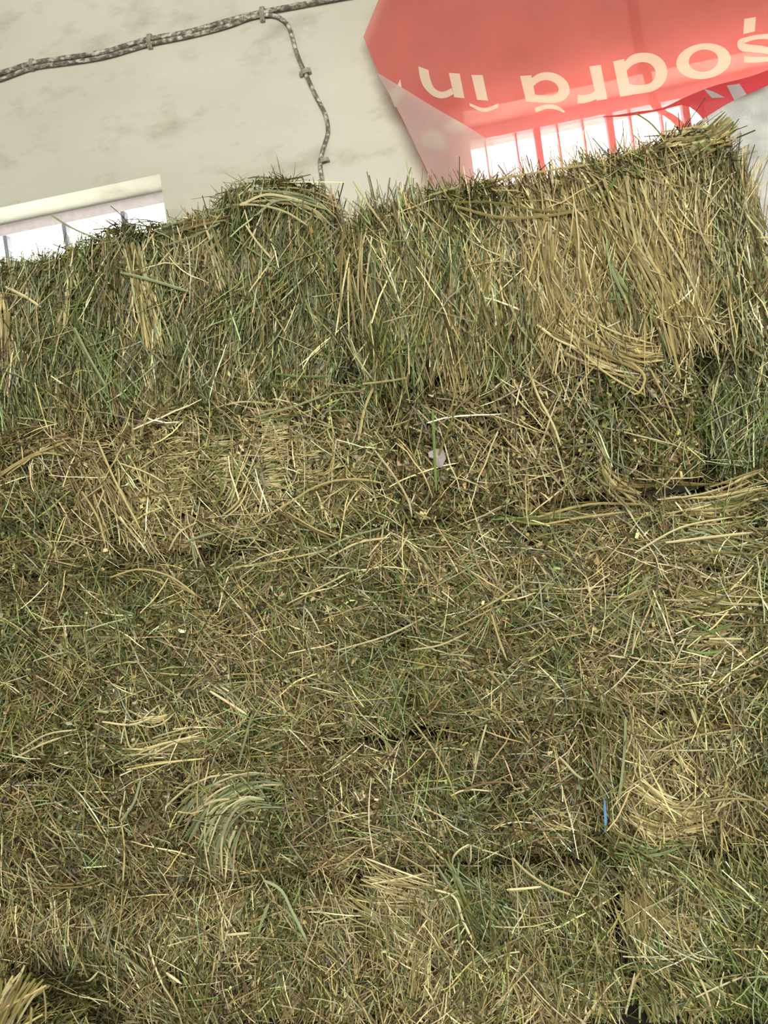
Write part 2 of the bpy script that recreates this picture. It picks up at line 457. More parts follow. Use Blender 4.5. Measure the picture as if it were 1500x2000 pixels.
# folded corner (pale back showing) at lower left
def flap(name, outline, mat, off, parent, n=14, warp=.0):
    """outline: two polylines left/right, filled in between"""
    A, B = outline
    V, Fc = strip(A, B, sub=n, off=off)
    V = [np.array(v) + np.array([0, -warp*math.sin(3.1*i/len(V)), 0]) for i, v in enumerate(V)]
    return mesh_obj(name, V, Fc, mat, parent, smooth=True)
flap('folded_corner', ([(738, 148), (775, 215), (838, 345), (872, 412)], [(746, 152), (850, 218), (935, 268), (1050, 350)]), MAT['back'], .016, ban, warp=.012)
for a, b in [(c4([(290,380),(330,480)]), c4([(340,330),(405,370)])), (c4([(690,560),(672,600),(690,640),(730,650)]), c4([(720,555),(770,575),(815,610),(825,635)])),
             (c4([(545,640),(510,720),(560,760)]), c4([(640,640),(690,720),(670,780)]))]:
    V, Fc = strip(a, b, off=.012)
    mesh_obj('printed_shape', V, Fc, MAT['cream'], ban, smooth=True)
# right fold: shadow and double layer put into its darker red; grey print
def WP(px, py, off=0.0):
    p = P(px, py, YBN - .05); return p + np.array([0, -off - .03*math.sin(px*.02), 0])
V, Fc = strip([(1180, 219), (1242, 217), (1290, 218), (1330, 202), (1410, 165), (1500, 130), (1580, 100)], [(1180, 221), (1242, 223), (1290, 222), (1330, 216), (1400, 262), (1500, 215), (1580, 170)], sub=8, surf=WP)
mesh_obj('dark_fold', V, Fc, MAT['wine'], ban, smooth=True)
for a, b in [(c3([(1195,405),(1270,520)]), c3([(1300,372),(1360,445)])), (c3([(1010,462),(1085,470)]), c3([(1075,520),(1180,495)]))]:
    V, Fc = strip(a, b, surf=WP, off=.006)
    mesh_obj('printed_shape', V, Fc, MAT['grey'], ban, smooth=True)
# strap hanging behind the banner
sp = smooth_path([P(x, y, YBN + .055) for x, y in [(1230, -60), (1240, 20), (1252, 95), (1268, 160), (1283, 210), (1312, 228), (1345, 262), (1365, 300)]], 30)
V = []
for p in sp: V += [p + np.array([-.013, 0, 0]), p + np.array([.013, 0, 0]), p + np.array([.013, .004, 0]), p + np.array([-.013, .004, 0])]
Fc = []
for i in range(len(sp)-1):
    for k in range(4): Fc.append((i*4+k, i*4+(k+1) % 4, i*4+4+(k+1) % 4, i*4+4+k))
Fc += [(3, 2, 1, 0), tuple(len(V)-4+k for k in range(4))]
tag(mesh_obj('strap', V, Fc, MAT['strap']), 'thin grey strap hanging behind the red banner before the window', 'strap')

# white-grey woven tarp at the right
top = [(1335, 255), (1367, 236), (1439, 193), (1500, 167), (1600, 110), (1700, 50)]
bot = [(1300, 560), (1367, 580), (1439, 590), (1500, 595), (1600, 580), (1700, 565)]
A, B = smooth_path(top, 40), smooth_path(bot, 40); V = []
for i in range(40):
    for t in np.linspace(0, 1, 26):
        q = A[i] + (B[i]-A[i])*t
        y = 2.43 - .03*t + .018*math.sin(q[0]*.05 + q[1]*.03) + .014*math.sin(q[1]*.075 - q[0]*.02) - .03*math.exp(-((q[1]-290+.25*(q[0]-1450))/14)**2)
        V.append(P(q[0], q[1], y))
idx = np.arange(40*26).reshape(40, 26)
Fq = np.stack([idx[:-1, :-1], idx[:-1, 1:], idx[1:, 1:], idx[1:, :-1]], -1).reshape(-1, 4)
tp = tag(mesh_obj('tarpaulin', V, Fq, MAT['tarp'], smooth=True), 'grey-white woven tarpaulin behind the top right hay bale', 'tarpaulin')
m = tp.modifiers.new('thick', 'SOLIDIFY'); m.thickness = .003

# ------------------------------------------------------------------ hay
PAL = np.array([lin(*c)[:3] for c in [
    (188, 172, 118),   # 0 straw
    (212, 200, 152),   # 1 pale straw
    (128, 124, 68),    # 2 olive
    (114, 134, 74),    # 3 fresh green
    (118, 98, 64),    # 4 brown
    (78, 66, 38),      # 5 dark brown
    (150, 158, 116),   # 6 grey green
    (158, 141, 94),    # 7 dull tan
    (62, 74, 36),      # 8 deep green
]])

class Noise:
    def __init__(s, freq, n=9, seed=0):
        r = np.random.default_rng(seed); d = r.normal(size=(n, 3)); d /= np.linalg.norm(d, axis=1)[:, None]
        s.k = d * freq * r.uniform(.6, 1.6, (n, 1)); s.p = r.uniform(0, 6.28, n)
    def __call__(s, p): return np.sin(p @ s.k.T + s.p).sum(1) / math.sqrt(len(s.p))
N_LOW, N_MID, N_HI = Noise(11, seed=1), Noise(34, seed=2), Noise(80, seed=5)
N_VOID, N_VOID2 = Noise(62, n=14, seed=8), Noise(150, n=14, seed=12)
N_COL, N_COL2, N_ANG = Noise(16, seed=3), Noise(45, seed=6), Noise(10, seed=4)

class Bale:
    def __init__(s, x0, x1, z0, z1, yf, depth=.5, e=9, tilt=0., groove=.0, gw=.09, bumps=(), amp=1.0, ex=None):
        s.c = np.array([(x0+x1)/2, yf+depth/2, (z0+z1)/2]); s.h = np.array([(x1-x0)/2, depth/2, (z1-z0)/2])
        s.e, s.tilt, s.groove, s.gw, s.bumps, s.amp = e, math.radians(tilt), groove, gw, bumps, amp
        s.seed = int(abs(x0*1000 + z0*77)) % 1000
    def surf(s, q, inset=0.0):
        """cube surface coordinates -> world position and normal"""
        a = np.abs(q); r = (a**s.e).sum(1)**(1/s.e)
        p = q / r[:, None]
        n = np.sign(p)*np.abs(p)**(s.e-1)/s.h; n /= np.linalg.norm(n, axis=1)[:, None]
        pos = p*s.h
        ph = pos[:, 0]/s.gw + s.seed + .35*np.sin(pos[:, 2]*7 + s.seed) + .25*np.sin(pos[:, 2]*19+2)
        fr = ph - np.floor(ph)
        g = s.groove*np.exp(-((fr-.5)/.13)**2)
        ct, st = math.cos(s.tilt), math.sin(s.tilt)
        def rot(v): return np.stack([v[:, 0]*ct - v[:, 2]*st, v[:, 1], v[:, 0]*st + v[:, 2]*ct], 1)
        pos, n = rot(pos), rot(n)
        w = pos + s.c
        d = s.amp*(.016*N_LOW(w) + .012*N_MID(w)) + .005*N_HI(w) - g - inset*(.2 + .8*np.abs(n[:, 1]))
        for bxx, bz, br, bh in s.bumps:
            d += bh*np.exp(-(((w[:, 0]-bxx)**2 + (w[:, 2]-bz)**2)/br**2))
        return w + n*d[:, None], n, np.floor(ph)
    def front_y(s, x, z):
        q = np.array([[(x-s.c[0])/s.h[0], -1.0, (z-s.c[2])/s.h[2]]]); q[0, 0] = np.clip(q[0, 0], -.97, .97); q[0, 2] = np.clip(q[0, 2], -.97, .97)
        return s.surf(q)[0][0, 1]

def cube_samples(n, h, rng, faces):
    """area-weighted samples; faces: dict of face -> density factor"""
    area = {'front': 4*h[0]*h[2], 'top': 4*h[0]*h[1], 'bottom': 4*h[0]*h[1], 'left': 4*h[1]*h[2], 'right': 4*h[1]*h[2], 'back': 4*h[0]*h[2]}
    tot = area['front']; out = []
    for f, k in faces.items():
        m = int(n*k*area[f]/tot); u, v = rng.uniform(-1, 1, m), rng.uniform(-1, 1, m); o = np.ones(m)
        if f in ('front', 'back'): q = np.stack([u, -o if f == 'front' else o, v], 1)
        elif f in ('top', 'bottom'): q = np.stack([u, v, o if f == 'top' else -o], 1)
        else: q = np.stack([-o if f == 'left' else o, u, v], 1)
        if f not in ('front', 'back') and k < .45:           # only the rim near the front is seen
            q = q[q[:, 1] < -.1]
        out.append(q)
    return np.vstack(out)

def ribbons(base, d, n, L, wd, segs, bend, rng, taper, roll, curl=0.25):
    """flat blades: returns verts (N*(segs+1)*2,3), quads"""
    N = len(base)
    side = np.cross(d, n); side /= np.linalg.norm(side, axis=1)[:, None] + 1e-9
    nn = np.cross(side, d)
    cr, sr = np.cos(roll)[:, None], np.sin(roll)[:, None]
    wv = side*cr + nn*sr
    t = np.linspace(-.5, .5, segs+1)
    b1 = bend[:, None]*side; b2 = (rng.normal(0, 1, N)*curl)[:, None]*nn
    kink = rng.normal(0, .022, (N, segs+1, 1))*side[:, None, :]*(L[:, None, None]) * (.4 if segs > 2 else .2)
    tt = t[None, :, None]
    pos = base[:, None, :] + d[:, None, :]*L[:, None, None]*tt + (b1+b2)[:, None, :]*L[:, None, None]*(tt**2 - .08) + kink
    prof = 1 - taper[:, None]*(np.clip((np.abs(t)[None, :]-.1)/.4, 0, 1)*np.where(t > 0, 1, .45)[None, :])
    hw = (wd[:, None]*prof/2)[..., None]*wv[:, None, :]
    V = np.stack([pos-hw, pos+hw], 2).reshape(-1, 3)
    b = (np.arange(N)*(segs+1)*2)[:, None] + (np.arange(segs)*2)[None, :]; b = b.reshape(-1)
    Fq = np.stack([b, b+1, b+3, b+2], 1)
    return V, Fq, np.repeat(np.arange(N), (segs+1)*2)

def add_col(me, c):
    at = me.attributes.new('col', 'FLOAT_COLOR', 'POINT')
    at.data.foreach_set('color', np.c_[c, np.ones(len(c))].astype(np.float32).ravel())

def hay_mesh(name, parts, parent):
    V, Fs, C, off = [], [], [], 0
    for v, f, c in parts:
        V.append(v); Fs.append(f+off); C.append(c); off += len(v)
    o = mesh_obj(name, np.vstack(V), np.vstack(Fs), MAT['hay'], parent)
    add_col(o.data, np.vstack(C)); o['kind'] = 'stuff'
    return o

def frame_of(n):
    up = np.tile([0, 0, 1.0], (len(n), 1)); back = np.abs(n[:, 2]) > .75
    up[back] = [0, -1.0, 0]
    right = np.cross(up, n); right = -right/np.linalg.norm(right, axis=1)[:, None]
    up2 = np.cross(n, right); up2 /= np.linalg.norm(up2, axis=1)[:, None]
    up2 *= np.sign((up2*up).sum(1))[:, None]
    return right, up2

ZONES = []
for px, py, r, v in [(1190, 480, .24, 1.0), (1100, 640, .15, .6), (750, 600, .14, -.8), (940, 600, .10, -.3), (430, 900, .20, .7), (545, 870, .06, .9), (200, 920, .16, .5), (700, 900, .18, .2), (1440, 800, .16, -.6),
                     (60, 1010, .12, -.6), (300, 700, .25, -.5), (1400, 1130, .2, .3), (1300, 1570, .14, .8), (1280, 1670, .08, -1.1), (1250, 1760, .08, .9), (1420, 1850, .16, -.6), (1100, 1800, .12, .3), (750, 1760, .14, .6),
                     (930, 1750, .08, -.9), (60, 1330, .14, -.5), (480, 1180, .14, -.3), (330, 1800, .2, .3), (900, 1480, .2, -.5), (1350, 430, .08, .4), (120, 600, .10, -.5)]:
    zp = P(px, py, 1.88); ZONES.append((zp[0], zp[2], r, v))
def colours(pos, w, flake, rng, flakevar, seed, green_x=None):
    w = np.asarray(w, float)
    n1, n2 = N_COL(pos), N_COL2(pos)
    fr = np.random.default_rng(seed).normal(0, 1, 64)[(flake.astype(int)) % 64]
    zz = sum(v*np.exp(-((pos[:, 0]-x)**2 + (pos[:, 2]-z)**2)/r**2) for x, z, r, v in ZONES)
    g = np.exp(.40*n1 + .25*n2 + flakevar*fr + zz)             # >1: straw, <1: green
    b = np.exp(.4*N_COL(pos[:, ::-1]*1.3))
    ww = np.tile(w, (len(pos), 1))
    ww[:, [0, 1, 7]] *= g[:, None]; ww[:, [2, 3, 8, 6]] /= g[:, None]; ww[:, [4, 5]] *= b[:, None]
    cs = np.cumsum(ww, 1); cs /= cs[:, -1:]
    k = (rng.uniform(0, 1, (len(pos), 1)) > cs).sum(1).clip(0, len(PAL)-1)
    c = PAL[k]*rng.lognormal(-.22, .43, (len(pos), 1))*(1+rng.normal(0, .05, (len(pos), 3)))
    return np.clip(c, .004, .85)

def dress(b, root, dens, st, faces):
    """cover a bale: deep packed layer, main strands, leaf bits, loose top strands"""
    rng = np.random.default_rng(b.seed+11)
    area = 4*b.h[0]*b.h[2]; parts = []
    def layer(num, Lr, Wr, segs, offr, ang, spread, tiltsd, w, taper, curl=.25, bend=.25, rollsd=.8, gate=0):
        q = cube_samples(int(num*area*dens*(1+.45*(gate > 1))), b.h, rng, faces)
        pos, n, fl = b.surf(q)
        if gate:                                             # clumps and hollows
            keep = rng.uniform(0, 1, len(q)) < 1/(1+np.exp(-(.7 + gate*(.7*N_VOID(pos)+.7*N_VOID2(pos)))))
            q, pos, n, fl = q[keep], pos[keep], n[keep], fl[keep]
        N = len(pos)
        right, up = frame_of(n)
        th = np.radians(ang) + .35*N_ANG(pos) * st.get('swirl', .5) + rng.normal(0, np.radians(spread), N)
        flip = rng.uniform(0, 1, N) < .5
        th = np.where(flip, th+np.pi, th)
        tl = rng.normal(0, tiltsd, N)
        d = np.cos(th)[:, None]*up + np.sin(th)[:, None]*right + tl[:, None]*n
        d /= np.linalg.norm(d, axis=1)[:, None]
        L = np.exp(rng.uniform(np.log(Lr[0]), np.log(Lr[1]), N)); wd = rng.uniform(*Wr, N)
        if faces is FULL:                                    # lie shorter where the face rolls over to the top
            L = L*np.where(q[:, 1] < -.98, np.clip((1.02-q[:, 2])/.28, .3, 1), 1)
        pos = pos + n*rng.uniform(*offr, N)[:, None]
        v, f, ix = ribbons(pos, d, n, L, wd, segs, rng.normal(0, bend, N), rng, np.full(N, taper)*rng.uniform(.4, 1, N), rng.normal(0, rollsd, N), curl)
        c = colours(pos, w, fl, rng, st.get('flakevar', .3), b.seed)
        parts.append((v, f, c[ix]))
    a, s = st['ang'], st['spread']
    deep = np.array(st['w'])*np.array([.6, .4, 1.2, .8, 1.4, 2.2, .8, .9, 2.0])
    k = st.get('len', 1.0)
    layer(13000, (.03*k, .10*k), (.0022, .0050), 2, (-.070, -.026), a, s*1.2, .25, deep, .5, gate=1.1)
    layer(11500, (.028*k, .095*k), (.0018, .0042), 2, (-.036, -.002), a, s, .24, st['w'], .6, gate=1.9)
    layer(5000*st.get('long', 1), (.07*k, .18*k), (.0018, .0038), 4, (-.016, .006), a, s*.9, .13, st['w'], .6, .10, .16, gate=1.2)
    layer(1100*st.get('loose', 1), (.08, .21), (.0018, .0038), 5, (-.002, .014), a, max(50, s), .11, np.array(st['w'])*[1.6, 2.2, .8, 1, .5, .2, 1.4, 1, .3], .7, .10, .16)
    layer(11000*st.get('leaf', 1), (.009, .026), (.004, .010), 2, (-.034, .003), 0, 90, .7, np.array(st['w'])*[.6, .3, 1.3, .7, 1.9, 1.3, .6, 1.2, 1.3], .7, 1.6, .6, 1.3, gate=1.5)
    return hay_mesh('hay_strands', parts, root)

def core(b, root, n=(26, 12, 16)):
    V, Fs, off = [], [], 0
    for ax in range(3):
        for sg in (-1, 1):
            i, j = [k for k in range(3) if k != ax]
            u, v = np.meshgrid(np.linspace(-1, 1, n[i]), np.linspace(-1, 1, n[j]), indexing='ij')
            q = np.zeros((u.size, 3)); q[:, ax] = sg; q[:, i] = u.ravel(); q[:, j] = v.ravel()
            V.append(b.surf(q, .078)[0]); ix = np.arange(u.size).reshape(u.shape)+off
            f = np.stack([ix[:-1, :-1], ix[1:, :-1], ix[1:, 1:], ix[:-1, 1:]], -1).reshape(-1, 4)
            if (sg > 0) != (ax == 1): pass
            else: f = f[:, ::-1]
            Fs.append(f); off += u.size
    return mesh_obj('packed_core', np.vstack(V), np.vstack(Fs), MAT['core'], root, smooth=True)

#            straw pale olive green brown dark gg  tan deep
W_GREEN = [1.0, .5, 2.2, 1.4, 1.0, 1.1, 1.8, 1.1, 1.6]  # green hay; raised grey-green puts the window's bluish veil into the colour
W_STRAW = [2.6, 1.0, 1.9, .9, 1.3, .7, .6, 2.0, .6]
W_MIX = [1.7, .6, 2.4, 1.0, 1.6, 1.0, .6, 1.7, .9]
W_BROWN = [1.4, .5, 2.0, .6, 2.4, 1.5, .5, 1.7, .8]
W_LIGHT = [2.4, 1.1, 2.4, 1.2, 1.1, .5, .7, 2.1, .5]
ST = dict(
    colA=dict(ang=-8, spread=24, w=W_GREEN, flakevar=.45, len=1.15, long=1.4, leaf=.8, swirl=.35),
    colS=dict(ang=0, spread=18, w=W_STRAW, flakevar=.55, len=1.5, long=2.0, leaf=.5, swirl=.35),
    chop=dict(ang=10, spread=45, w=W_BROWN, flakevar=.35, len=.62, long=.5, leaf=1.9, swirl=.5),
    chopl=dict(ang=20, spread=50, w=W_LIGHT, flakevar=.4, len=.7, long=.6, leaf=1.1, swirl=.6),
    mess=dict(ang=60, spread=60, w=W_MIX, flakevar=.15, len=.9, long=1, leaf=1.2, swirl=1),
    messb=dict(ang=40, spread=60, w=W_BROWN, flakevar=.15, len=.85, long=.9, leaf=1.4, swirl=1),
    low=dict(ang=8, spread=42, w=W_MIX, flakevar=.25, len=1.0, long=1.2, leaf=.8, swirl=.8),
    lowl=dict(ang=5, spread=40, w=W_LIGHT, flakevar=.25, len=1.05, long=1.3, leaf=.7, swirl=.8),
)
FULL = dict(front=1, top=.6, left=.44, right=.44)
MIDF = dict(front=1, top=.42, bottom=.3, left=.44, right=.44)
def pit(px, py, r, h, Y=1.9):
    p = P(px, py, Y); return (p[0], p[2], r, h*1.5)
PITS = [pit(215, 880, .05, -.05), pit(240, 1000, .05, -.035), pit(250, 1085, .05, -.03), pit(880, 1330, .07, -.035), pit(850, 1450, .08, -.035), pit(960, 1500, .09, -.045), pit(700, 1500, .09, -.035),
        pit(330, 1590, .07, -.05), pit(80, 1500, .07, -.035), pit(130, 1870, .07, -.05), pit(1030, 1380, .05, -.04), pit(1150, 1030, .07, -.03), pit(1300, 1385, .06, -.025), pit(770, 1240, .05, -.03),
        pit(1350, 1610, .06, -.04), pit(940, 1640, .06, -.03), pit(560, 1640, .05, -.03), pit(480, 1130, .06, -.03), pit(420, 1090, .05, -.03)]
BALES = [
 # x0 x1 z0 z1 yfront opts style faces label
 ('A1', (-1.62, -.285, 1.60, 2.135, 1.98), dict(groove=.012, gw=.11, e=10, bumps=[(-.52, 2.13, .17, .032), (-1.35, 2.12, .2, -.012)]), 'colA', FULL, 'dusty green hay bale in the top row under the left window', 1.0),
 ('A2', (-.285, .73, 1.56, 2.025, 1.84), dict(groove=.012, gw=.12, e=7, tilt=-.5, bumps=[(.61, 2.03, .06, .03), (.745, 1.995, .10, -.11)]), 'colS', FULL, 'straw-coloured bulging hay bale in the top row under the red banner', 1.0),
 ('B1', (-1.68, -.97, 1.225, 1.61, 1.89), dict(groove=.010, e=9, bumps=PITS), 'messb', MIDF, 'ragged brown hay bale at the left edge below the dusty green one', 1.0),
 ('B2', (-.97, -.22, 1.23, 1.60, 1.90), dict(groove=.012, gw=.10, e=14, tilt=.6), 'chopl', MIDF, 'hay bale with a pale yellowish cut face of pressed flakes', 1.0),
 ('B3', (-.22, .525, 1.23, 1.56, 1.875), dict(groove=.008, gw=.10, e=14), 'chop', MIDF, 'finely chopped brownish hay bale with a grey scrap in its face', 1.0),
 ('B4', (.535, 1.25, 1.225, 1.575, 2.02), dict(groove=.008, e=9), 'colA', MIDF, 'set-back shaded hay bale at the right edge in the second row', .9),
 ('C1', (-1.62, -.262, .695, 1.225, 1.91), dict(e=20, amp=1.0, bumps=PITS), 'mess', MIDF, 'long tangled hay bale at left in the third row, below the brown one', 1.0),
 ('C2', (-.29, .95, .69, 1.215, 1.92), dict(e=20, amp=1.0, bumps=PITS), 'mess', MIDF, 'long tangled hay bale at right in the third row, below the chopped one', 1.0),
 ('D1', (-1.75, -.91, .36, .70, 1.89), dict(e=11, amp=1.2, bumps=PITS), 'messb', MIDF, 'brown hay bale at the left edge, second row from the floor', 1.0),
 ('D2', (-.92, .155, .36, .69, 1.915), dict(e=14, amp=1.2, bumps=PITS), 'messb', MIDF, 'dark brown hay bale with a pale grass fan, second row from the floor', 1.0),
 ('D3', (.135, 1.0, .36, .70, 1.87), dict(e=14, amp=1.1, bumps=PITS), 'low', MIDF, 'hay bale with blue twine and swirled straw, right of the dark brown one', 1.0),
 ('E1', (-1.75, -.44, .015, .37, 1.85), dict(e=9, amp=1.1, bumps=PITS), 'low', MIDF, 'bottom row hay bale at left below the pale grass fan', 1.0),
 ('E2', (-.44, .153, .01, .37, 1.83), dict(e=14, amp=1.1, groove=.008), 'lowl', MIDF, 'short bottom row hay bale left of the dark vertical gap', 1.0),
 ('E3', (.164, 1.0, .01, .37, 1.83), dict(e=14, amp=1.1), 'lowl', MIDF, 'pale green bottom row hay bale right of the dark vertical gap', 1.0),
 ('F0', (-2.0, -1.08, .0, .20, 1.56), dict(depth=.30, e=4, amp=1.1), 'lowl', FULL, 'loose tan hay heap on the floor in the bottom left corner', 1.3),
]
B = {}; ROOT = {}
for key, ex, opt, style, faces, label, dn in BALES:
    b = Bale(*ex, **opt); B[key] = b
    root = tag(empty('hay_heap' if key == 'F0' else 'hay_bale', (b.c[0], b.c[1], b.c[2]-b.h[2])), label, 'heap' if key == 'F0' else 'bale', None if key == 'F0' else 'stacked hay bales')
    ROOT[key] = root
    core(b, root); dress(b, root, dn, ST[style], faces)
    bpy.context.view_layer.update()

def pick(px, py):
    best, bk = 1e9, None
    for k, b in B.items():
        p = P(px, py, b.c[1]-b.h[1])
        d = max(abs(p[0]-b.c[0])-b.h[0], abs(p[2]-b.c[2])-b.h[2], 0) + (0 if k != 'F0' else .02)
        if d < best - 1e-6: best, bk = d, k
    return bk
def SP(px, py, off, key=None):
    b = B[key or pick(px, py)]; y = b.c[1]-b.h[1]
    for _ in range(3):
        p = P(px, py, y); y = b.front_y(p[0], p[2])
    return P(px, py, y - off)

# prominent single stalks traced over the stack: (points), width px, colour index
def stalk_mesh(pts, rad, col):
    n = len(pts); r = np.full(n, rad); r[0] *= .8; r[-1] *= .35
    V, Fc = tube_geo(pts, r, 4)
    return V, Fc, np.tile(np.array(col), (len(V), 1))
def stalk(path, wpx, ci, key=None, off=.014, seed=0, shade=1.0):
    key = key or pick(*path[len(path)//2])
    q = smooth_path(path, max(5, 3*len(path))) if len(path) > 2 else np.linspace(path[0], path[1], 5)
    rng = np.random.default_rng(abs(int(path[0][0]*13+path[0][1]*7)))
    ys = np.array([SP(x, y, 0, key)[1] for x, y in q]); yy = np.minimum(ys, np.linspace(ys[0], ys[-1], len(ys))) - off
    pts = np.array([P(x, y, v) for (x, y), v in zip(q, yy)])
    V, Fc, C = stalk_mesh(pts, wpx*.00062, PAL[ci]*shade*rng.uniform(.85, 1.15))
    o = mesh_obj('stalk', V, Fc, MAT['hay'], ROOT[key]); add_col(o.data, C)
    return o

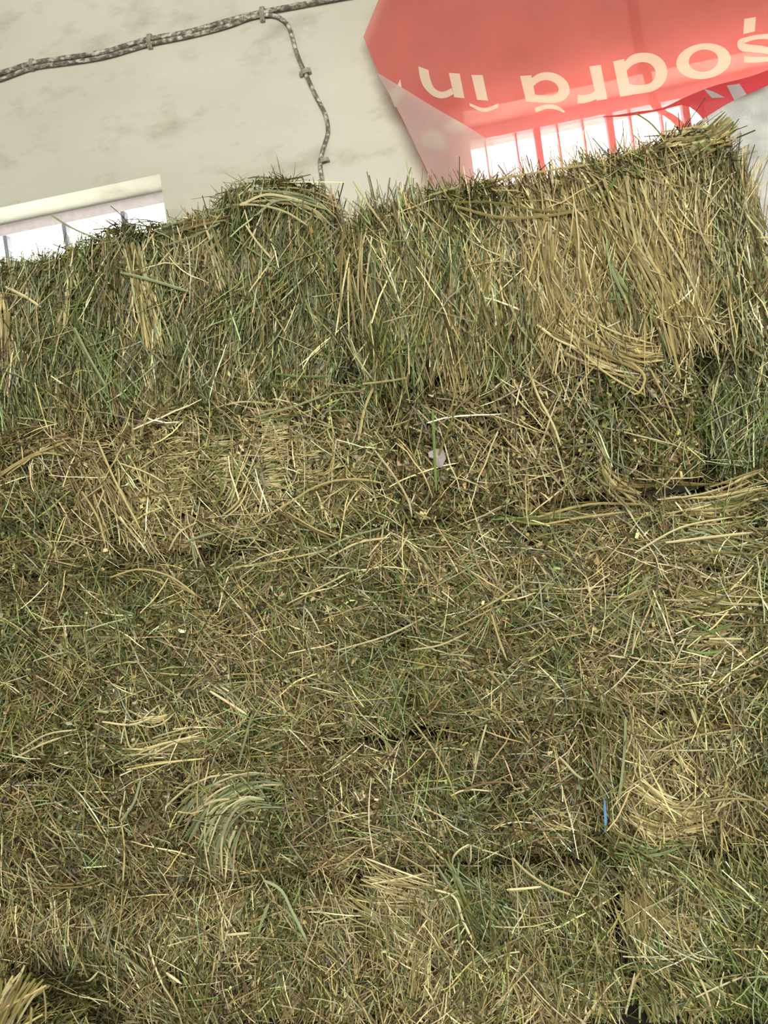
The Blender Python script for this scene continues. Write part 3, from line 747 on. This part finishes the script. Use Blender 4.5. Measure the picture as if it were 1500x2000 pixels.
TRACED = [
 ([(732,880),(770,930),(800,985),(805,1010)],4,1), ([(500,1020),(560,985),(630,945),(700,936),(750,944)],4,0), ([(700,860),(715,790),(735,745)],5,0), ([(708,750),(760,744),(795,738)],4,0),
 ([(845,800),(848,870),(852,960)],5,3), ([(850,905),(868,860),(890,800)],4,2), ([(1030,715),(1050,770),(1085,840),(1095,870)],4,1), ([(1025,690),(1030,640),(1060,560)],4,6),
 ([(1225,700),(1260,740),(1240,770),(1232,765)],4,0), ([(1270,720),(1300,780),(1330,850)],3,0), ([(895,720),(880,800),(865,830)],3,7),
 ([(190,860),(225,940),(275,1035)],5,0), ([(160,960),(190,1010),(205,1062)],5,0), ([(190,965),(240,1020),(280,1065)],4,0), ([(235,905),(290,925),(325,945)],3,1),
 ([(215,1128),(270,1112),(330,1125),(390,1168)],4,0), ([(310,1100),(345,1140),(395,1170)],4,7), ([(535,995),(600,1030),(650,1055)],4,4), ([(560,1000),(620,1035),(660,1050)],3,0),
 ([(0,925),(50,895),(110,870),(130,862)],5,0), ([(0,930),(40,903),(90,885),(125,890)],4,0), ([(330,1075),(350,1040),(385,1020)],4,1), ([(360,1060),(385,1050),(420,1040)],5,6), ([(375,1055),(378,1085),(385,1110)],5,6),
 ([(660,1270),(760,1240),(850,1195)],4,1), ([(800,1270),(860,1260),(915,1235)],4,1), ([(960,1200),(975,1250),(990,1290)],4,0), ([(940,1190),(990,1160),(1020,1140)],4,0), ([(880,1230),(960,1190)],3,0),
 ([(1238,1195),(1230,1240),(1218,1285)],3,1), ([(1190,1280),(1222,1285)],4,1), ([(950,1305),(985,1345),(1015,1375),(1028,1390)],5,7), ([(980,1310),(1010,1360),(1030,1385)],5,6), ([(1385,1248),(1455,1248)],5,1), ([(1330,1200),(1350,1225)],5,6),
 ([(1350,1385),(1362,1420)],5,1), ([(1400,1240),(1370,1225),(1340,1200)],4,3), ([(1280,1470),(1350,1440),(1430,1425)],4,0), ([(800,1400),(850,1470),(880,1530),(890,1560)],4,0), ([(950,1415),(935,1470),(922,1530)],4,1),
 ([(1092,1478),(1145,1522),(1180,1495)],5,1), ([(1010,1530),(960,1528),(900,1545)],5,4), ([(960,1545),(900,1545),(880,1555)],4,1), ([(1222,1400),(1220,1460),(1217,1495),(1208,1570)],5,6), ([(1380,1565),(1440,1560),(1500,1567)],4,7),
 ([(1430,1545),(1470,1560),(1500,1580)],4,6), ([(1408,1600),(1410,1650),(1408,1710)],4,0), ([(1460,1610),(1455,1660),(1450,1690)],4,0), ([(850,1738),(885,1750),(905,1800),(925,1840)],5,1), ([(990,1738),(1030,1735),(1057,1732)],5,1), ([(920,1650),(915,1690),(890,1700)],3,1),
 ([(885,1720),(888,1670),(915,1650),(920,1648)],4,1), ([(1000,1675),(1025,1700),(1060,1725),(1125,1752)],5,0), ([(1225,1650),(1255,1680),(1290,1690)],4,3),
 ([(40,1465),(90,1435),(150,1425)],4,1), ([(30,1480),(80,1455),(120,1440)],4,1), ([(130,1525),(165,1560),(190,1580)],5,6), ([(200,1410),(260,1415),(300,1400)],5,1), ([(240,1410),(258,1460),(272,1440)],4,0), ([(410,1350),(450,1375),(485,1398)],6,1),
 ([(492,1395),(480,1440),(465,1495)],5,6), ([(235,1605),(260,1570),(275,1520)],5,6), ([(240,1720),(243,1660),(236,1600)],4,0), ([(290,1845),(300,1880),(318,1925)],5,1), ([(318,1925),(345,1970),(358,2010)],4,0), ([(200,1845),(245,1870),(290,1905)],6,2), ([(115,1895),(180,1935),(255,1990)],6,2),
 ([(130,1915),(175,1915),(192,1897)],4,1), ([(325,1900),(355,1922)],6,1), ([(445,1826),(490,1822)],6,1), ([(515,1720),(545,1735),(570,1780),(600,1840)],7,6), ([(520,1722),(540,1726),(552,1745)],6,6), ([(505,1820),(515,1790),(525,1765)],6,6),
 ([(560,1510),(590,1570),(620,1640),(650,1700)],5,4), ([(1110,1995),(1060,1950),(1020,1900)],3,1), ([(1200,1900),(1222,1945)],4,1), ([(1225,1940),(1255,1890)],4,0), ([(1330,1830),(1360,1870),(1378,1875)],4,1), ([(1350,1880),(1380,1940),(1395,2000)],4,1), ([(1222,1980),(1232,1940),(1240,1900)],4,1),
 ([(690,355),(720,400),(760,455)],4,1), ([(820,490),(860,520),(900,555)],4,2), ([(880,400),(980,425),(1080,420),(1180,400)],5,7), ([(880,395),(960,395),(1060,412),(1150,410)],4,2), ([(750,690),(790,680),(850,665)],5,3), ([(1010,430),(1050,420),(1075,430)],8,7), ([(1190,395),(1250,410),(1258,428)],8,7), ([(1205,345),(1180,385)],5,3),
 ([(1060,700),(1000,590),(1020,540)],4,6), ([(1130,420),(1120,470),(1075,530)],4,2), ([(1300,600),(1310,660),(1330,740)],4,0), ([(1440,660),(1410,720),(1390,790)],4,1), ([(1450,670),(1480,690),(1498,700)],6,1), ([(1460,555),(1500,545)],6,6),
 ([(1440,270),(1360,285),(1290,280)],4,0), ([(1430,278),(1380,300),(1345,330)],4,7), ([(1240,220),(1270,240),(1300,275)],3,2), ([(935,355),(1000,345),(1090,330),(1160,320)],4,0), ([(895,365),(860,375),(830,385)],4,0),
 ([(235,532),(300,548),(370,570)],6,6), ([(10,560),(50,580),(80,600)],6,1), ([(145,640),(170,690),(210,760)],6,6), ([(100,420),(140,445),(200,470)],4,6), ([(470,400),(520,380),(560,385),(610,400)],5,1), ([(500,420),(540,392),(590,395),(640,410)],4,6), ([(455,400),(500,400),(560,415),(600,440)],4,1), ([(410,470),(400,420),(412,405)],5,1), ([(440,430),(390,440),(340,455)],4,7), ([(430,435),(380,460),(320,480)],4,6),
 ([(480,440),(500,470),(530,505)],4,1), ([(625,460),(640,500),(660,540)],4,3), ([(540,730),(580,735),(650,735)],5,3), ([(530,750),(600,765),(680,770)],4,2), ([(500,815),(570,795),(640,770)],4,6), ([(410,800),(470,785),(540,790)],4,1),
 ([(1050,1010),(1150,985),(1260,985)],5,0), ([(1060,1025),(1130,1012),(1220,1000)],4,0), ([(960,1015),(1040,1010),(1120,1005)],4,3), ([(1300,1060),(1380,1050),(1470,1040)],5,1), ([(1330,1095),(1400,1080),(1490,1085)],4,2), ([(1240,1080),(1330,1030),(1430,1010)],4,1),
 ([(640,1090),(700,1060),(760,1050)],4,1), ([(450,1110),(540,1095),(640,1075)],4,0), ([(600,1090),(680,1050),(750,1030)],4,6), ([(700,1120),(770,1090),(800,1040)],3,1), ([(560,1180),(620,1150),(680,1120)],3,1),
]
for path, wpx, ci in TRACED:
    stalk(path, wpx, ci)

# bundles: (path, n, spread px at start/end, width px, colours, key)
def bundle(path, n, s0, s1, wpx, cols, key=None, name='hay_wisp', off=.008, lenvar=.5, seed=1):
    rng = np.random.default_rng(seed+int(path[0][0])); key = key or pick(*path[len(path)//2])
    base = smooth_path(path, 12); T = np.gradient(base, axis=0); T /= np.linalg.norm(T, axis=1)[:, None]; Nn = np.stack([-T[:, 1], T[:, 0]], 1)
    geos, C = [], []
    n = int(n*(1.25 if key in ('A2', 'D2') else .8)); off = off + (.006 if key in ('A2', 'D2') else 0)
    for i in range(n):
        u = rng.normal(0, .62); a = rng.uniform(0, lenvar); e = min(1, a + rng.uniform(.35, 1))
        t = np.linspace(a, e, 7)
        q = np.stack([np.interp(t, np.linspace(0, 1, 12), base[:, k] + 0) for k in (0, 1)], 1); nq = np.stack([np.interp(t, np.linspace(0, 1, 12), Nn[:, k]) for k in (0, 1)], 1)
        wob = rng.normal(0, 2.5) * np.sin(t*rng.uniform(2, 6)+rng.uniform(0, 6))
        q = q + nq*((s0+(s1-s0)*t)*u + wob + rng.normal(0, .55)*(s0+s1)*(t-.5))[:, None]
        ys = np.array([SP(x, y, 0, key)[1] for x, y in q[[0, 3, 6]]]); yy = np.interp(t, t[[0, 3, 6]], ys) - off*rng.uniform(-1.0, 1.3)
        pts = np.array([P(x, y, v) for (x, y), v in zip(q, yy)])
        V, Fc, c = stalk_mesh(pts, wpx*rng.uniform(.6, 1.15)*.00062, np.clip(PAL[rng.choice(cols)]*rng.lognormal(-.12, .25), 0, .85))
        geos.append((V, Fc)); C.append(c)
    V, Fc = merge(geos)
    o = mesh_obj(name, V, Fc, MAT['hay'], ROOT[key]); add_col(o.data, np.vstack(C)); o['kind'] = 'stuff'
    return o
BUN = [
 ([(1270,1920),(1262,1960),(1250,2005)],24,40,46,4,[3,2,7,6],'E3'), ([(1350,1920),(1360,1960),(1375,2005)],30,50,56,4,[3,2,7,0],'E3'), ([(1450,1900),(1465,1950),(1485,2000)],24,40,46,4,[3,2,8],'E3'),
 ([(700,1920),(690,1960),(680,2000)],24,50,56,4,[2,7,0,6],'E1'), ([(560,1930),(560,1960),(555,2005)],20,40,46,4,[2,7,0],'E1'), ([(950,1920),(960,1960),(965,2005)],26,70,80,4,[2,7,0],'E2'), ([(1140,1900),(1150,1950),(1160,2000)],24,40,46,4,[0,7,2],'E2'),
 ([(560,1545),(480,1540),(420,1570),(375,1650)],34,26,60,5,[1,6,6,3],'D2'), ([(520,1560),(465,1570),(430,1640),(425,1720)],26,24,34,5,[1,6,3],'D2'),
 ([(480,1560),(420,1560),(355,1600)],10,10,22,5,[6,1],'D2'),
 ([(1140,560),(1180,640),(1230,680),(1290,670)],40,40,22,4,[0,0,7,1],'A2'), ([(1060,330),(1075,450),(1080,560),(1130,640)],60,36,40,4,[0,7,7,1],'A2'), ([(1060,600),(1110,650),(1190,690),(1270,710)],46,34,26,4,[0,7,1],'A2'),
 ([(1200,330),(1230,450),(1290,570),(1330,690)],80,50,40,4,[0,0,7,7,1],'A2'), ([(1290,420),(1320,540),(1350,660)],40,40,30,4,[0,7],'A2'), ([(1120,310),(1130,420),(1160,560)],40,40,30,4,[0,7,7],'A2'),
 ([(1165,460),(1200,540),(1240,610)],22,18,16,5,[3,6,2],'A2'), ([(690,430),(690,540),(700,660)],16,26,30,4,[0,7,1],'A2'), ([(870,560),(880,640),(900,740)],22,14,14,4,[0,7,4],'A2'), ([(950,440),(945,540),(950,660)],30,40,40,4,[7,2,0],'A2'),
 ([(255,470),(280,570),(310,680)],46,16,18,5,[1,1,0,7],'A1'), ([(400,440),(420,490),(450,560)],26,16,18,4,[0,1,7],'A1'), ([(5,520),(10,620),(15,720)],26,12,14,5,[1,0,7],'A1'), ([(130,540),(125,600),(120,640)],14,12,12,4,[1,7],'A1'), ([(150,620),(190,720),(250,800)],16,16,20,5,[6,3],'A1'),
 ([(470,450),(500,560),(510,680)],22,24,24,4,[7,4,2],'A1'), ([(460,385),(530,380),(620,402),(650,430)],26,8,14,4,[1,6,0],'A1'), ([(300,470),(370,445),(450,420)],20,14,10,4,[7,6,0],'A1'),
 ([(1220,1520),(1290,1570),(1380,1600)],34,22,14,4,[0,0,1],'D3'), ([(1215,1590),(1290,1620),(1390,1610)],40,22,20,4,[0,7,1],'D3'), ([(1230,1560),(1320,1590),(1440,1560)],30,24,24,4,[0,7],'D3'), ([(1200,1650),(1260,1668),(1340,1650)],36,18,20,4,[3,6,3,2],'D3'), ([(1210,1690),(1300,1700),(1350,1680)],14,10,8,4,[6,3],'D3'),
 ([(860,1670),(900,1740),(960,1830)],46,22,40,5,[8,2,6,8],'E2'), ([(700,1700),(770,1720),(850,1740)],40,34,26,4,[0,7,1],'E2'), ([(660,1740),(720,1770),(800,1790)],34,24,30,4,[0,7,2],'E2'),
 ([(1230,1720),(1245,1780),(1260,1830)],50,34,30,3.5,[0,7,7],'E3'), ([(20,1900),(0,1950),(-30,2010)],60,50,60,5,[7,0,2],'F0'), ([(70,1900),(30,1950),(-10,2010)],40,20,40,5,[7,2,2,1],'F0'),
 ([(1250,1900),(1290,1950),(1300,2000)],26,18,22,4,[3,2,6],'E3'), ([(1330,1880),(1380,1940),(1440,1995)],34,26,26,4,[2,3,0],'E3'),
 ([(540,810),(545,860),(548,930)],6,14,14,3,[1,0],'B2'), ([(190,870),(230,950),(270,1050)],26,30,26,4,[0,7,4],'B1'), ([(150,900),(180,1000),(200,1060)],22,24,22,4,[7,4,0],'B1'), ([(0,920),(60,885),(140,865)],14,14,12,4,[0,7],'B1'),
 ([(900,960),(1000,1005),(1120,1010)],14,14,12,4,[3,2,1],'C2'), ([(1280,980),(1380,985),(1500,965)],40,26,30,4,[0,7,2,1],'C2'), ([(1300,1040),(1400,1050),(1500,1060)],40,30,30,4,[7,2,6],'C2'), ([(1300,1150),(1400,1170),(1500,1160)],30,30,30,4,[1,7,2],'C2'), ([(1330,1240),(1380,1250),(1440,1235)],20,18,18,5,[1,0,3],'C2'),
 ([(420,1000),(450,970),(460,900)],20,30,26,3.5,[3,1,2],'B2'), ([(1150,900),(1190,940),(1250,970)],26,30,20,4,[0,7,1],'B3'), ([(600,960),(640,930),(660,900)],20,30,20,3,[0,7],'B2'),
 ([(850,1420),(845,1350),(830,1270)],20,30,30,4,[2,7,8],'C2'), ([(400,1330),(450,1360),(480,1400)],10,10,10,5,[1,6],'C1'), ([(230,1490),(330,1455),(400,1440)],26,24,22,4,[0,1,7],'D1'), ([(250,1380),(300,1400),(330,1380)],14,14,14,4,[1,0],'C1'),
]
for bdl in BUN:
    bundle(*bdl)

# horizontal fine pressed strands in the pale flakes of the cut face
rng = np.random.default_rng(3)
for (xa, ya, xb, yb, nn) in [(518, 800, 556, 960, 220), (335, 850, 375, 1000, 130), (420, 850, 452, 950, 110), (585, 880, 625, 1000, 90)]:
    geos, C = [], []
    for i in range(nn):
        x = rng.uniform(xa, xb); y = rng.uniform(ya, yb); L = rng.uniform(10, 30); a = rng.normal(-.12, .16)
        q = [(x-L/2*math.cos(a), y-L/2*math.sin(a)), (x, y-rng.uniform(-1, 2)), (x+L/2*math.cos(a), y+L/2*math.sin(a))]
        pts = [SP(u, v, rng.uniform(0, .008), 'B2') for u, v in q]
        V, Fc, c = stalk_mesh(pts, rng.uniform(1.6, 2.8)*.00062, np.clip(PAL[rng.choice([0, 1, 1, 7, 3])]*rng.lognormal(0, .15), 0, .85)); geos.append((V, Fc)); C.append(c)
    V, Fc = merge(geos); o = mesh_obj('pressed_flake', V, Fc, MAT['hay'], ROOT['B2']); add_col(o.data, np.vstack(C)); o['kind'] = 'stuff'

# blades that stand up along the top silhouette
rng = np.random.default_rng(9)
for key in ('A1', 'A2'):
    b = B[key]; geos, C = [], []
    for i in range(210 if key == 'A1' else 170):
        q = np.array([[rng.uniform(-.98, .98), rng.uniform(-1, .6), 1.0]]); p, n, _ = b.surf(q); p = p[0]
        L = rng.uniform(.02, .07)*(1.5 if rng.uniform() < .12 else 1); a = rng.normal(0, 1.0); f = rng.normal(0, .6)
        d = np.array([math.sin(a), f, math.cos(a)]); d /= np.linalg.norm(d); bd = rng.normal(0, .3, 3)
        pts = [p - d*.01 + d*L*t + bd*L*t*t*.5 for t in np.linspace(0, 1, 4)]
        V, Fc, c = stalk_mesh(np.array(pts), rng.uniform(.0006, .0013), np.clip(PAL[rng.choice([2, 3, 7, 6, 4, 8])]*rng.lognormal(0, .2), 0, .85)); geos.append((V, Fc)); C.append(c)
    V, Fc = merge(geos); o = mesh_obj('upright_blades', V, Fc, MAT['hay'], ROOT[key]); add_col(o.data, np.vstack(C)); o['kind'] = 'stuff'
bundle([(1330,330),(1390,270),(1430,235)], 40, 26, 10, 4, [7,2,0,6], 'A2', seed=4)
bundle([(1430,250),(1400,262),(1300,290)], 30, 10, 20, 4, [7,0,1], 'A2', seed=5)

# ------------------------------------------------------------------ small finds in the hay
pts = [SP(x, y, .016, 'D3') for x, y in [(1182, 1552), (1181, 1575), (1183, 1600), (1182, 1625)]]
V = []; wv = [.0012, .0028, .0036, .0012]
for p, w in zip(pts, wv):
    V += [p + np.array([-w, 0, 0]), p + np.array([0, -.0015, 0]), p + np.array([w, 0, 0]), p + np.array([0, .0015, 0])]
Fc = [(i*4+k, i*4+(k+1) % 4, i*4+4+(k+1) % 4, i*4+4+k) for i in range(3) for k in range(4)] + [(3, 2, 1, 0), (12, 13, 14, 15)]
o = mesh_obj('twine', V, Fc, MAT['twine'], ROOT['D3']); o['label'] = 'short visible length of blue baling twine'
ol = [(836, 884), (850, 876), (866, 878), (871, 896), (862, 914), (854, 912), (848, 897), (838, 893)]
c = np.mean(ol, axis=0); ring = [SP(x, y, .020 + .004*math.sin(i*2.1), 'B3') for i, (x, y) in enumerate(ol)]; mid = SP(c[0]+2, c[1], .026, 'B3')
V = ring + [mid] + [p + np.array([0, .002, 0]) for p in ring] + [mid + np.array([0, .002, 0])]
n = len(ring)
Fc = [(i, (i+1) % n, n) for i in range(n)] + [(n+1+(i+1) % n, n+1+i, 2*n+1) for i in range(n)] + [((i+1) % n, i, n+1+i, n+1+(i+1) % n) for i in range(n)]
tag(mesh_obj('paper_scrap', V, Fc, MAT['paper']), 'crumpled grey paper scrap stuck in the chopped hay bale', 'scrap')
